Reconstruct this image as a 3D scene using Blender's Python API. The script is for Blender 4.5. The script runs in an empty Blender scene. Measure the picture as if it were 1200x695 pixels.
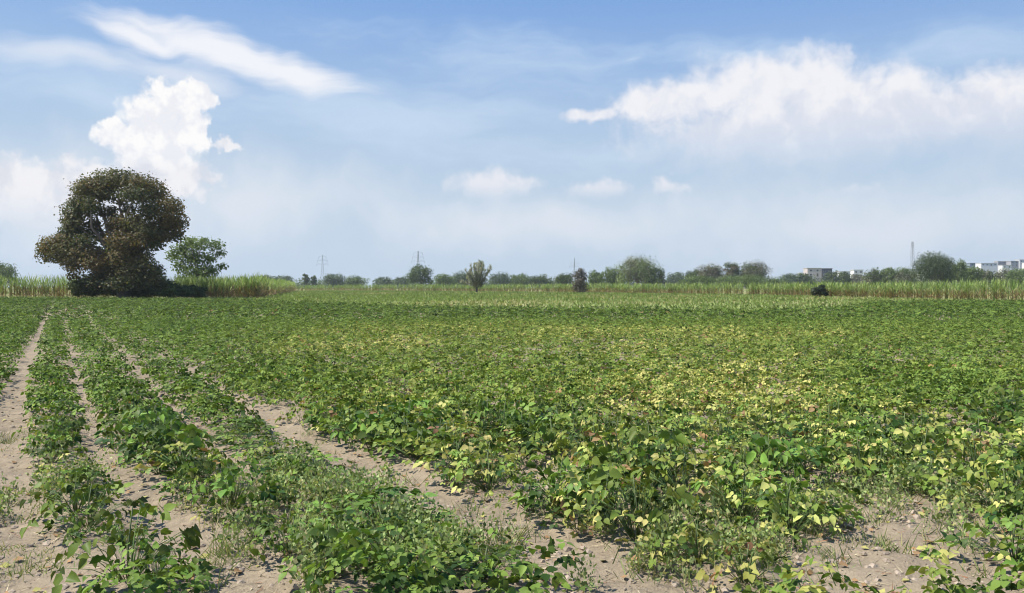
import bpy, math, random
import numpy as np
from mathutils import Vector

SC = bpy.context.scene
COL = SC.collection
PI = math.pi
F = 998.0            # focal length in photo pixels (1200 wide)
EYE = 1.7
HZ = 336.0
CX = 600.0
rs = np.random.RandomState(7)
random.seed(7)

SUN_AZ, SUN_EL = math.radians(-98), math.radians(54)
EXPOSURE = 0.6

# ------------------------------------------------------------------ helpers
def X_at(px, D):
    return (px - CX) / F * D

def Z_at(py, D):
    return EYE + (HZ - py) / F * D

def tag(o, label=None, cat=None, group=None, kind=None):
    if label: o['label'] = label
    if cat: o['category'] = cat
    if group: o['group'] = group
    if kind: o['kind'] = kind
    return o

def link(o, parent=None):
    COL.objects.link(o)
    if parent is not None:
        o.parent = parent
    return o

def empty(name, loc, rz=0.0):
    o = bpy.data.objects.new(name, None)
    o.empty_display_size = 0.2
    o.location = loc
    o.rotation_euler = (0, 0, rz)
    return link(o)

class Buf:
    """collects vertices, polygons and one colour per vertex for a single mesh"""
    def __init__(self):
        self.v, self.li, self.lt, self.c, self.n = [], [], [], [], 0

    def add(self, v, faces_idx, faces_tot, c):
        v = np.asarray(v, dtype=np.float32).reshape(-1, 3)
        c = np.asarray(c, dtype=np.float32)
        if c.ndim == 1:
            c = np.tile(c, (len(v), 1))
        self.v.append(v)
        self.c.append(c[:, :3])
        self.li.append(np.asarray(faces_idx, dtype=np.int32) + self.n)
        self.lt.append(np.asarray(faces_tot, dtype=np.int32))
        self.n += len(v)

    def mesh(self, name, mat, smooth=True):
        me = bpy.data.meshes.new(name)
        v = np.concatenate(self.v); c = np.concatenate(self.c)
        li = np.concatenate(self.li); lt = np.concatenate(self.lt)
        ls = np.concatenate(([0], np.cumsum(lt)[:-1])).astype(np.int32)
        me.vertices.add(len(v)); me.vertices.foreach_set('co', v.ravel())
        me.loops.add(len(li)); me.loops.foreach_set('vertex_index', li)
        me.polygons.add(len(lt))
        me.polygons.foreach_set('loop_start', ls)
        me.polygons.foreach_set('loop_total', lt)
        me.polygons.foreach_set('use_smooth', np.full(len(lt), smooth))
        a = me.color_attributes.new('col', 'FLOAT_COLOR', 'POINT')
        a.data.foreach_set('color', np.concatenate([c, np.ones((len(c), 1), np.float32)], 1).ravel())
        me.update(calc_edges=True)
        me.validate()
        me.materials.append(mat)
        return me

    def obj(self, name, mat, parent=None, smooth=True):
        o = bpy.data.objects.new(name, self.mesh(name, mat, smooth))
        return link(o, parent)

def norm(a):
    return a / np.maximum(np.linalg.norm(a, axis=-1, keepdims=True), 1e-9)

# leaf templates: verts, flat loop indices, loop totals
T_FULL = (np.array([(0, 0, 0), (-.40, .26, .05), (0, .30, -.02), (.40, .26, .05),
                    (-.33, .62, .03), (0, .64, -.04), (.33, .62, .03), (0, 1.05, -.14)], np.float32),
          [0, 2, 1, 0, 3, 2, 1, 2, 5, 4, 2, 3, 6, 5, 4, 5, 7, 5, 6, 7], [3, 3, 4, 4, 3, 3])
_b = T_FULL[0]
T_CUP = (_b * np.array([.86, 1, 1]) + np.stack([np.zeros(8), np.zeros(8), np.abs(_b[:, 0]) * .45], 1), T_FULL[1], T_FULL[2])
T_TWIST = (_b * np.array([.95, .92, 1]) + np.stack([.10 * _b[:, 1] ** 2, np.zeros(8), _b[:, 0] * (_b[:, 1] - .3) * .7 - .18 * _b[:, 1] ** 2], 1), T_FULL[1], T_FULL[2])
T_HALF = (np.array([(0, 0, 0), (-.42, .42, .06), (0, 1.05, -.06), (.42, .42, .06)], np.float32),
          [0, 2, 1, 0, 3, 2], [3, 3])
T_QUAD = (np.array([(-.35, .1, 0), (.35, 0, .04), (.42, .8, -.03), (-.3, 1.0, .05)], np.float32),
          [0, 1, 2, 3], [4])
T_BLADE = (np.array([(-.5, 0, 0), (.5, 0, 0), (-.4, .5, .0), (.4, .5, .0), (0, 1.0, .0)], np.float32),
           [0, 1, 3, 2, 2, 3, 4], [4, 3])

def put_leaves(buf, P, d, n, size, col, T, width=None):
    """P points, d direction of the leaf, n its face normal"""
    tv, tl, tt = T
    d = norm(d)
    x = norm(np.cross(d, n))
    z = np.cross(x, d)
    w = size if width is None else width
    V = (P[:, None, :]
         + (w[:, None] * tv[None, :, 0])[..., None] * x[:, None, :]
         + (size[:, None] * tv[None, :, 1])[..., None] * d[:, None, :]
         + (size[:, None] * tv[None, :, 2])[..., None] * z[:, None, :])
    N, k = len(P), len(tv)
    li = (np.arange(N)[:, None] * k + np.array(tl)[None, :]).ravel()
    lt = np.tile(tt, N)
    buf.add(V.reshape(-1, 3), li, lt, np.repeat(col, k, axis=0))

def tube(buf, pts, rad, col, sides=6):
    pts = np.asarray(pts, float); rad = np.asarray(rad, float)
    m = len(pts)
    tang = norm(np.gradient(pts, axis=0))
    ref = np.array([0.31, 0.95, 0.05])
    a = norm(np.cross(tang, ref)); b = np.cross(tang, a)
    ang = np.linspace(0, 2 * PI, sides, endpoint=False)
    V = pts[:, None, :] + rad[:, None, None] * (np.cos(ang)[None, :, None] * a[:, None, :] + np.sin(ang)[None, :, None] * b[:, None, :])
    li, lt = [], []
    for i in range(m - 1):
        for j in range(sides):
            k = (j + 1) % sides
            li += [i * sides + j, i * sides + k, (i + 1) * sides + k, (i + 1) * sides + j]; lt.append(4)
    li += list(range(sides))[::-1]; lt.append(sides)
    li += [(m - 1) * sides + j for j in range(sides)]; lt.append(sides)
    buf.add(V.reshape(-1, 3), li, lt, col)

def box(buf, lo, hi, col=(.5, .5, .5)):
    x0, y0, z0 = lo; x1, y1, z1 = hi
    v = [(x0, y0, z0), (x1, y0, z0), (x1, y1, z0), (x0, y1, z0), (x0, y0, z1), (x1, y0, z1), (x1, y1, z1), (x0, y1, z1)]
    f = [3, 2, 1, 0, 4, 5, 6, 7, 0, 1, 5, 4, 1, 2, 6, 5, 2, 3, 7, 6, 3, 0, 4, 7]
    buf.add(v, f, [4] * 6, np.array(col))

# value noise on the ground plane
_tab = rs.rand(256, 256).astype(np.float32)
def vnoise(x, y, s=1.0, ox=0, oy=0):
    x = np.asarray(x) / s + ox + 1000; y = np.asarray(y) / s + oy + 1000
    xi = np.floor(x).astype(int); yi = np.floor(y).astype(int)
    fx = x - xi; fy = y - yi
    fx = fx * fx * (3 - 2 * fx); fy = fy * fy * (3 - 2 * fy)
    g = lambda i, j: _tab[i % 256, j % 256]
    return (g(xi, yi) * (1 - fx) + g(xi + 1, yi) * fx) * (1 - fy) + (g(xi, yi + 1) * (1 - fx) + g(xi + 1, yi + 1) * fx) * fy
def fbm(x, y, s, o=3, ox=0):
    r = 0; a = .5; t = 0
    for i in range(o):
        r = r + a * vnoise(x, y, s / 2 ** i, ox + 17 * i, 5 * i); t += a; a *= .55
    return r / t
def sstep(a, b, x):
    t = np.clip((np.asarray(x, float) - a) / (b - a), 0, 1)
    return t * t * (3 - 2 * t)

# ------------------------------------------------------------------ materials
class NT:
    """tiny wrapper for node graphs"""
    def __init__(self, tree):
        self.t = tree; self.n = tree.nodes; self.l = tree.links
        self.n.clear()
    def node(self, typ, **kw):
        x = self.n.new(typ)
        for k, v in kw.items(): setattr(x, k, v)
        return x
    def set(self, sock, v):
        if isinstance(v, bpy.types.NodeSocket): self.l.new(v, sock)
        else: sock.default_value = v
    def m(self, op, a, b=0.0, c=0.0, clamp=False):
        x = self.node('ShaderNodeMath', operation=op, use_clamp=clamp)
        self.set(x.inputs[0], a); self.set(x.inputs[1], b); self.set(x.inputs[2], c)
        return x.outputs[0]
    def step(self, a, b, v):
        x = self.node('ShaderNodeMapRange', interpolation_type='SMOOTHSTEP')
        self.set(x.inputs['Value'], v); self.set(x.inputs['From Min'], a); self.set(x.inputs['From Max'], b)
        return x.outputs[0]
    def mix(self, f, a, b, mode='MIX'):
        x = self.node('ShaderNodeMix', data_type='RGBA', blend_type=mode)
        self.set(x.inputs['Factor'], f); self.set(x.inputs['A'], a); self.set(x.inputs['B'], b)
        return [o for o in x.outputs if o.type == 'RGBA'][0]
    def noise(self, vec, scale, detail=4.0, rough=.55, dist=0.0, flat=False):
        x = self.node('ShaderNodeTexNoise', noise_dimensions='2D' if flat else '3D')
        if vec is not None: self.l.new(vec, x.inputs['Vector'])
        x.inputs['Scale'].default_value = scale; x.inputs['Detail'].default_value = detail
        x.inputs['Roughness'].default_value = rough; x.inputs['Distortion'].default_value = dist
        return x.outputs['Fac']

def newmat(name):
    m = bpy.data.materials.new(name); m.use_nodes = True
    return m, NT(m.node_tree)

def leaf_material(name, trans=.35, rough=.5, spec=.4, nscale=6.0, vary=0.0, tcol=(1.15, 1.25, .55, 1)):
    m, t = newmat(name)
    at = t.node('ShaderNodeAttribute', attribute_name='col').outputs['Color']
    geo = t.node('ShaderNodeNewGeometry')
    nz = t.noise(geo.outputs['Position'], nscale, 3)
    k = t.m('MULTIPLY_ADD', nz, .7, .65)
    c = t.mix(1.0, at, t.comb(k), 'MULTIPLY') if hasattr(t, 'comb') else None
    if c is None:
        cc = t.node('ShaderNodeCombineColor')
        for i in range(3): t.l.new(k, cc.inputs[i])
        c = t.mix(1.0, at, cc.outputs[0], 'MULTIPLY')
    if vary:
        oi = t.node('ShaderNodeObjectInfo').outputs['Random']
        h = t.node('ShaderNodeHueSaturation')
        t.l.new(c, h.inputs['Color'])
        t.l.new(t.m('MULTIPLY_ADD', oi, vary * .12, .5 - vary * .06), h.inputs['Hue'])
        t.l.new(t.m('MULTIPLY_ADD', oi, vary, 1 - vary * .5), h.inputs['Value'])
        c = h.outputs[0]
    p = t.node('ShaderNodeBsdfPrincipled')
    t.l.new(c, p.inputs['Base Color'])
    p.inputs['Roughness'].default_value = rough
    p.inputs['Specular IOR Level'].default_value = spec
    tr = t.node('ShaderNodeBsdfTranslucent')
    t.l.new(t.mix(1.0, c, tcol, 'MULTIPLY'), tr.inputs['Color'])
    mx = t.node('ShaderNodeMixShader'); mx.inputs[0].default_value = trans
    t.l.new(p.outputs[0], mx.inputs[1]); t.l.new(tr.outputs[0], mx.inputs[2])
    o = t.node('ShaderNodeOutputMaterial'); t.l.new(mx.outputs[0], o.inputs['Surface'])
    return m

def plain_material(name, rough=.85, nscale=3.0, vary=.35, spec=.25, bump=0.0):
    m, t = newmat(name)
    at = t.node('ShaderNodeAttribute', attribute_name='col').outputs['Color']
    geo = t.node('ShaderNodeNewGeometry')
    nz = t.noise(geo.outputs['Position'], nscale, 5)
    k = t.m('MULTIPLY_ADD', nz, vary * 2, 1 - vary)
    cc = t.node('ShaderNodeCombineColor')
    for i in range(3): t.l.new(k, cc.inputs[i])
    p = t.node('ShaderNodeBsdfPrincipled')
    t.l.new(t.mix(1.0, at, cc.outputs[0], 'MULTIPLY'), p.inputs['Base Color'])
    p.inputs['Roughness'].default_value = rough
    p.inputs['Specular IOR Level'].default_value = spec
    if bump:
        b = t.node('ShaderNodeBump'); b.inputs['Strength'].default_value = bump; b.inputs['Distance'].default_value = .05
        t.l.new(nz, b.inputs['Height']); t.l.new(b.outputs[0], p.inputs['Normal'])
    o = t.node('ShaderNodeOutputMaterial'); t.l.new(p.outputs[0], o.inputs['Surface'])
    return m

def soil_material():
    m, t = newmat('dry_sandy_soil')
    at = t.node('ShaderNodeAttribute', attribute_name='col').outputs['Color']
    pos = t.node('ShaderNodeNewGeometry').outputs['Position']
    n1 = t.noise(pos, 1.3, 6, .6); n2 = t.noise(pos, 14, 6, .7, .4); n3 = t.noise(pos, 90, 3, .6)
    k = t.m('ADD', t.m('MULTIPLY', n1, .5), t.m('ADD', t.m('MULTIPLY', n2, .7), t.m('MULTIPLY', n3, .35)))
    k = t.m('MULTIPLY_ADD', k, 1.5, -.18)
    cc = t.node('ShaderNodeCombineColor')
    for i in range(3): t.l.new(k, cc.inputs[i])
    c = t.mix(1.0, at, cc.outputs[0], 'MULTIPLY')
    straw = t.step(.57, .70, t.noise(pos, 42, 2, .5, 1.5))
    c = t.mix(t.m('MULTIPLY', straw, .35), c, (.40, .33, .22, 1))
    p = t.node('ShaderNodeBsdfPrincipled')
    t.l.new(c, p.inputs['Base Color'])
    p.inputs['Roughness'].default_value = .95; p.inputs['Specular IOR Level'].default_value = .1
    b = t.node('ShaderNodeBump'); b.inputs['Strength'].default_value = .9; b.inputs['Distance'].default_value = .035
    h = t.m('ADD', t.m('MULTIPLY', n2, 1.0), t.m('MULTIPLY', n3, .3))
    t.l.new(h, b.inputs['Height']); t.l.new(b.outputs[0], p.inputs['Normal'])
    o = t.node('ShaderNodeOutputMaterial'); t.l.new(p.outputs[0], o.inputs['Surface'])
    return m

M_BEAN = leaf_material('bean_leaf', trans=.20, rough=.5, spec=.16, nscale=25, vary=.3)
M_CROP = leaf_material('bean_crop_leaf', trans=.22, rough=.55, spec=.12, nscale=.9)
M_TREE = leaf_material('tree_leaf', trans=.30, rough=.6, spec=.25, nscale=.6)
M_CANE = leaf_material('cane_leaf', trans=.30, rough=.55, spec=.3, nscale=.25)
M_GRASS = leaf_material('grass_blade', trans=.3, rough=.6, spec=.25, nscale=2.0)
M_BARK = plain_material('bark', nscale=2.5, vary=.4, bump=.6)
M_STEM = plain_material('green_stem', nscale=12, vary=.3, rough=.6)
M_SOIL = soil_material()
M_CLOD = plain_material('soil_clod', nscale=18, vary=.35, bump=.5)
M_STRAW = plain_material('dry_straw', nscale=9, vary=.3)
M_WALL = plain_material('painted_render', nscale=.25, vary=.15)
M_STEEL = plain_material('galvanised_steel', nscale=1.0, vary=.15, rough=.5, spec=.5)
M_GLASS = plain_material('dark_window_glass', nscale=.5, vary=.1, rough=.15, spec=.6)

# ------------------------------------------------------------------ layout of the field
ROWK = 530.0 / F
def row_s(X, Y): return (X + ROWK * Y) / EYE
FUR = [
    ([30, 700], [-2.35, -2.35], [.06, .06]),
    ([30, 700], [-1.72, -1.72], [.06, .06]),
    ([30, 700], [-1.08, -1.04], [.12, .10]),
    ([50, 113, 178, 262, 342, 700], [-.43, -.42, -.39, -.33, -.28, -.25], [.11, .13, .17, .22, .27, .28]),
    ([59, 113, 183, 225, 252, 300, 330, 360, 700], [.15, .17, .21, .26, .36, .46, .56, .56, .6], [.06, .07, .07, .08, .11, .14, .16, .14, .1]),
    ([39, 78, 148, 218, 250, 300, 350, 700], [.76, .82, .84, .93, .98, 1.0, 1.05, 1.1], [.06, .07, .07, .11, .08, .0, -.1, -.1]),
    ([60, 123, 163, 183, 242, 272, 332, 700], [1.35, 1.45, 1.51, 1.56, 1.65, 1.74, 1.83, 1.88], [.06, .10, .12, .14, .16, .19, .23, .18]),
] + [([30, 700], [2.5 + .62 * k, 2.55 + .62 * k], [.05, .05]) for k in range(0, 60)]

def furrow_gap(X, Y):
    """signed distance (m, across the row) to the nearest furrow edge; negative inside a furrow; and row index"""
    X = np.asarray(X, float); Y = np.maximum(np.asarray(Y, float), .8)
    dy = F * EYE / Y; s = row_s(X, Y)
    g = np.full(s.shape, 9.0); idx = np.zeros(s.shape, int)
    patch = fbm(X, Y, 2.2, 2, 41)
    for i, (d, c, w) in enumerate(FUR):
        cc = np.interp(dy, d, c); ww = np.interp(dy, d, w)
        if not 3 <= i <= 6: ww = ww * (-.6 + 2.4 * sstep(.5, .78, patch))
        g = np.minimum(g, (np.abs(s - cc) - ww) * EYE * .88)
        idx += (s > cc)
    return g, idx

def pxy(px, py):
    Y = F * EYE / (py - HZ); return X_at(px, Y), Y
# bare spots of dry soil: pixel centre of the spot on the ground, and radii in metres
BARE = []
for (px, py, rx, ry) in [(965, 685, .45, .45), (1040, 655, .62, .50), (1060, 606, .50, .75),
                         (1115, 578, .30, .5), (1120, 512, .55, 1.0), (925, 566, .28, .8), (640, 578, .30, .5),
                         (480, 570, .30, .6), (680, 665, .34, .3), (1130, 690, .35, .35), (270, 552, .2, .45), (845, 540, .2, .5),
                         (900, 465, .5, 1.5), (400, 545, .2, .4), (1180, 640, .2, .3)]:
    x, y = pxy(px, py); k_ = .82 if px > 800 else .95; BARE.append((x, y - .06, rx * k_, ry * k_))
def bare_d(X, Y):
    r = np.full(np.shape(X), 9.0)
    for (x, y, a, b) in BARE:
        r = np.minimum(r, np.hypot((X - x) / a, (Y - y) / b))
    return r + (fbm(X, Y, .5, 2, 9) - .5) * .7

def far_edge(X, Y):
    """beans end here: signed distance in m, positive inside the beans"""
    pts = [(-200, 104), (-60, 113), (-30, 98), (-8, 66), (2, 61), (16, 55), (26, 66), (36, 84), (50, 92), (70, 72), (120, 48)]
    return np.interp(X, [p[0] for p in pts], [p[1] for p in pts]) - Y

def gz(X, Y):
    g, _ = furrow_gap(X, Y)
    near = 1 - sstep(20, 45, Y)
    return (.05 * sstep(-.12, .3, g) + .095 * (fbm(X, Y, .26, 4, 3) - .5) + .05 * (fbm(X, Y, 1.4, 2, 8) - .5)) * near

# cane front lines
CANE_L = [(-95, 112), (-72, 117), (-52, 118.5), (-36, 121), (-40, 140), (-72, 283)]
CANE_R = [(92, 72), (57, 94), (46, 154), (11, 226), (-30, 282), (-95, 345)]

# ------------------------------------------------------------------ ground
def ground():
    xs = np.concatenate([-np.geomspace(1500, 9.2, 46), np.arange(-9, 9.01, .06), np.geomspace(9.2, 1500, 46)])
    ys = np.concatenate([[-60, -30, -12, -5, -2, 0, 1, 2], np.arange(2.5, 15, .06), np.geomspace(15.1, 1580, 95)])
    GX, GY = np.meshgrid(xs, ys)
    Z = gz(GX, GY)
    n, m = GX.shape
    V = np.stack([GX, GY, Z], -1).reshape(-1, 3)
    I = np.arange(n * m).reshape(n, m)
    q = np.stack([I[:-1, :-1], I[:-1, 1:], I[1:, 1:], I[1:, :-1]], -1).reshape(-1)
    sand = np.array([.290, .232, .160]); green = np.array([.22, .25, .08]); dry = np.array([.34, .29, .16])
    x, y = V[:, 0], V[:, 1]
    t = sstep(-2, 4, -far_edge(x, y))[:, None]
    c = sand * (1 - t) + green * t
    w = (sstep(.45, .6, fbm(x, y, 9, 3, 5)) * (y > 60))[:, None]
    c = c * (1 - .5 * w * t) + dry * (.5 * w * t)
    b = Buf(); b.add(V, q, [4] * (len(q) // 4), c)
    o = b.obj('ground', M_SOIL); tag(o, kind='structure')
ground()

# ------------------------------------------------------------------ beans
G1 = np.array([.088, .165, .026]); G2 = np.array([.190, .280, .055]); G3 = np.array([.022, .050, .011])
YG = np.array([.22, .265, .05]); YL = np.array([.50, .46, .15]); BR = np.array([.28, .17, .08])

def bean_colours(r, n, yel):
    """a colour for each leaf; yel = how far the plant has yellowed"""
    a = r.rand(n, 1); c = G1 * (1 - a) + G2 * a
    k = r.rand(n, 1); c = np.where(k < .42, G3 * .85 + G1 * .15, c)
    yel = np.broadcast_to(yel, (n,))
    t = np.clip(yel * 1.7 * r.rand(n) ** 1.6 + r.normal(0, .04, n), 0, 1)[:, None]
    c = np.where(t < .5, c + (YG - c) * (t / .5), YG + (YL - YG) * ((t - .5) / .5)) * (.85 + .3 * r.rand(n, 1))
    c = np.where((r.rand(n) < .003 + yel * .03)[:, None], BR, c)
    return c

def beans(buf, r, P, R, H, nl, size, yel, T, stems=None, tone=1.0):
    """trifoliate leaves of the plants at P"""
    n = len(P)
    rep = lambda a: np.repeat(a, nl, axis=0)
    N = n * nl
    th = r.rand(N) * 2 * PI; q = np.sqrt(r.rand(N))
    RR, HH = rep(R), rep(H)
    ox, oy = np.cos(th) * q * RR, np.sin(th) * q * RR
    z = HH * (1 - .62 * q ** 2) * (.22 + .78 * r.rand(N) ** .5)
    base = rep(P)
    A = base + np.stack([ox, oy, z], 1)
    out = np.stack([np.cos(th), np.sin(th), np.zeros(N)], 1)
    nrm = norm(np.array([-.10, -.12, 1.0]) + out * (.25 + .35 * q[:, None]) + r.randn(N, 3) * .5)
    lc = bean_colours(r, N, rep(yel)) * tone
    sz = size * (.52 + .72 * r.rand(N) ** 1.2) * (1.05 - .25 * (z / HH))
    for k, da in enumerate((-1.25, 0, 1.25)):
        a = th + da + r.randn(N) * .2
        d = np.stack([np.cos(a), np.sin(a), -.25 + r.randn(N) * .22], 1)
        off = norm(d) * (.18 if k != 1 else .42) * sz[:, None]
        nn = norm(nrm + r.randn(N, 3) * .18)
        d = d - nn * np.sum(d * nn, 1, keepdims=True)
        cl_ = lc * (.85 + .3 * r.rand(N, 1)); ls_ = sz * (1 if k == 1 else .88)
        pick = r.randint(0, 3, N)
        for j, TT in enumerate((T_FULL, T_CUP, T_TWIST) if T is T_FULL else (T,)):
            m_ = (pick == j) if T is T_FULL else slice(None)
            put_leaves(buf, (A + off)[m_], d[m_], nn[m_], ls_[m_], cl_[m_], TT)
    if stems is not None:
        for i in range(N):
            b0 = base[i] + np.array([ox[i] * .12, oy[i] * .12, 0])
            mid = base[i] + np.array([ox[i] * .55, oy[i] * .55, z[i] * .72])
            tube(stems, [b0, mid, A[i]], [.0028, .002, .0012], (.10, .16, .045), 3)

def yellow_share(X, Y):
    a = X / Y
    z = sstep(-.42, -.12, a) * (1 - .7 * sstep(.30, .52, a)) * (1 - sstep(22, 42, Y)) * sstep(4.0, 7.5, Y)
    nz = sstep(.36, .66, fbm(X, Y, 3.0, 3, 77))
    return np.clip(.10 + z * (.26 + .58 * nz), 0, .9)

WEEDY = [(400, 605, .4, .7), (470, 660, .4, .45), (345, 585, .3, .5)]
def plant_points(y0, y1, sp, side=2.0):
    ys = np.arange(y0, y1, sp)
    pts = []
    for yy in ys:
        w = .62 * yy + side
        xx = np.arange(-w, w, sp)
        pts.append(np.stack([xx + rs.uniform(-.42, .42, len(xx)) * sp, yy + rs.uniform(-.42, .42, len(xx)) * sp], 1))
    p = np.concatenate(pts)
    X, Y = p[:, 0], p[:, 1]
    g, idx = furrow_gap(X, Y)
    keep = (g > np.where((idx >= 3) & (idx <= 7), .11, .06)) & (far_edge(X, Y) > 0) & (bare_d(X, Y) > 1.05)
    # thin weedy stretches, more of them in the near right of the field
    thin = sstep(.66, .80, fbm(X, Y, 1.3, 2, 123)) * .6
    wd = np.full(len(X), 9.0)
    for (px_, py_, a_, b_) in WEEDY:
        x_, y_ = pxy(px_, py_); wd = np.minimum(wd, np.hypot((X - x_) / a_, (Y - y_) / b_))
    keep &= ~((wd < 1) & (rs.rand(len(X)) < .28))
    keep &= rs.rand(len(X)) > thin * (Y < 20)
    return X[keep], Y[keep], g[keep], idx[keep]

# nearest plants: every one an object of its own; the rest of the crop is one object
X, Y, g, idx = plant_points(2.6, 16, .30)
px = CX + F * X / Y; py = HZ + F * EYE / Y
inframe = (px > -15) & (px < 1215) & (py < 705)
order = np.argsort(np.where(inframe, Y, 1e9))[:292]
single = np.zeros(len(X), bool); single[order] = inframe[order]

crop = Buf()
rest = ~single
ys_ = np.clip(yellow_share(X, Y) + .45 * (bare_d(X, Y) < 1.7), 0, .95)
def plantZ(X, Y): return np.stack([X, Y, gz(X, Y)], 1)
scaleR = lambda g: np.clip(.04 + g * .95, .15, .38)
beans(crop, rs, plantZ(X[rest], Y[rest]), scaleR(g[rest]) * 1.08, .20 + .28 * rs.rand(rest.sum()), 36, .064, ys_[rest], T_FULL)
Xm, Ym, gm, _ = plant_points(16, 40, .36)
beans(crop, rs, plantZ(Xm, Ym), scaleR(gm) * 1.15, .20 + .30 * rs.rand(len(Xm)), 25, .068, yellow_share(Xm, Ym), T_HALF, tone=.95)
Xf, Yf, gf, _ = plant_points(40, 122, .52, 6)
beans(crop, rs, plantZ(Xf, Yf), scaleR(gf) * 1.5, .20 + .42 * rs.rand(len(Xf)), 8, .125, yellow_share(Xf, Yf) * .7, T_HALF, tone=.80)
o = crop.obj('bean_crop', M_CROP)
tag(o, 'dense green and yellowing bean plants covering the field behind the nearest ones', 'bean crop', None, 'stuff')

# variants of a single plant: 0-5 green, 6-9 yellowing, 10-11 small
VAR = []
for v in range(12):
    r = np.random.RandomState(100 + v)
    lb, sb = Buf(), Buf()
    R = np.array([.34 if v < 10 else .22]); H = np.array([.28 + .14 * r.rand() if v < 10 else .22])
    yel = np.array([.10 if v < 6 else (.70 if v < 10 else .3)])
    beans(lb, r, np.zeros((1, 3)), R, H, (36 if v < 10 else 12), (.088, .078, .070, .092, .080, .072)[v] if v < 6 else .066, yel, T_FULL, sb)
    tube(sb, [(0, 0, -.03), (.01, .0, H[0] * .4), (.0, .02, H[0] * .85)], [.006, .005, .003], (.12, .15, .06), 5)
    VAR.append((lb.mesh('leaves', M_BEAN), sb.mesh('stems', M_STEM)))

ROWN = {2: 'far left row', 3: 'row left of the sandy furrow', 4: 'row right of left sandy furrow',
        5: 'second row from sandy furrow', 6: 'row left of long diagonal furrow',
        7: 'row right of long diagonal furrow', 8: 'second row past diagonal furrow',
        9: 'third row past diagonal furrow', 10: 'fourth row past diagonal furrow'}
bd = bare_d(X, Y)
protos = {}
for i in np.where(single)[0]:
    yv = ys_[i] * (.5 + rs.rand())
    if g[i] < .13 or bd[i] < 1.3: v = rs.choice([10, 11]) if rs.rand() < .45 else rs.randint(0, 6)
    elif rs.rand() < yv * 1.5: v = rs.randint(6, 10)
    else: v = rs.randint(0, 6)
    state = 'dark green' if v < 6 else ('yellowing' if v < 10 else 'small sparse')
    where = ROWN.get(int(idx[i]), 'closed rows at lower right' if idx[i] > 7 else 'rows at left edge')
    dist = 'near end of ' if Y[i] < 5.4 else ('middle of ' if Y[i] < 6.6 else 'far end of ')
    spot = ' by bare soil' if bd[i] < 1.6 else ''
    label = f'{state} bean plant{spot}, {dist}{where}'
    if int(v) not in protos:
        t = empty('bean_plant', (0, 0, 0))
        a = link(bpy.data.objects.new('leaves', VAR[v][0]), t)
        b = link(bpy.data.objects.new('stems', VAR[v][1]), t)
        protos[int(v)] = (t, a, b)
    else:
        t0, a0, b0 = protos[int(v)]
        t = t0.copy(); COL.objects.link(t)
        for c0 in (a0, b0):
            c = c0.copy(); COL.objects.link(c); c.parent = t
    t.location = (X[i], Y[i], float(gz(X[i:i + 1], Y[i:i + 1])[0]))
    s = float(np.clip(scaleR(g[i]) * (1.08 if idx[i] <= 6 else 1.12) / .34, .52, 1.16) * rs.uniform(.88, 1.12))
    t.scale = (s, s, s * rs.uniform(.8, 1.25) * ((.5 if Y[i] < 6.2 else .65) if idx[i] == 6 and g[i] < .5 else 1))
    t.rotation_euler = (0, 0, rs.rand() * 6.28)
    tag(t, label, 'bean plant', 'bean plants in the nearest rows')

# ------------------------------------------------------------------ weeds, straw and clods on the bare soil
def blades(buf, P, h, w, col, lean=.5):
    n = len(P)
    a = rs.rand(n) * 2 * PI
    d = np.stack([np.cos(a) * lean * rs.rand(n), np.sin(a) * lean * rs.rand(n), np.ones(n)], 1)
    nr = np.stack([np.sin(a * 3.1), -np.cos(a * 3.1), .3 * np.ones(n)], 1)
    put_leaves(buf, P, d, nr, h, col, T_BLADE, w)

wb = Buf()
def weed_patch(n, cx, cy, sx, sy, h=.22):
    """feathery tufts"""
    tx = rs.normal(cx, sx, n); ty = rs.normal(cy, sy, n)
    ok = ty > 2.5; tx, ty = tx[ok], ty[ok]
    k = 20
    P = np.stack([np.repeat(tx, k) + rs.normal(0, .06, len(tx) * k), np.repeat(ty, k) + rs.normal(0, .06, len(tx) * k)], 1)
    P3 = np.stack([P[:, 0], P[:, 1], gz(P[:, 0], P[:, 1])], 1)
    c = np.array([.17, .22, .075]) * (.6 + .8 * rs.rand(len(P), 1)); dry = rs.rand(len(P)) < .3
    c[dry] = np.array([.38, .34, .17]) * (.7 + .5 * rs.rand(dry.sum(), 1))
    hh = np.repeat(.62 * h * (.4 + rs.rand(len(tx))), k) * (.5 + .7 * rs.rand(len(P)))
    blades(wb, P3, hh, .004 + .003 * rs.rand(len(P)), c, 1.5)
for (px_, py_, n, sx, sy, h) in [(335, 588, 40, .35, .5, .24), (480, 640, 75, .5, .4, .30), (25, 590, 40, .2, .6, .12),
                             (30, 660, 30, .2, .3, .10), (860, 600, 30, .5, .6, .3), (820, 660, 16, .3, .3, .3), (760, 560, 14, .5, .8, .25),
                             (1000, 600, 14, .4, .5, .2), (1100, 640, 12, .3, .4, .18), (400, 500, 30, .4, .9, .22), (15, 520, 40, .25, .9, .14),
                             (230, 590, 14, .2, .3, .14), (280, 660, 12, .2, .2, .12), (950, 640, 20, .3, .3, .2)]:
    x, y = pxy(px_, py_); weed_patch(n, x, y, sx, sy, h)
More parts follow.
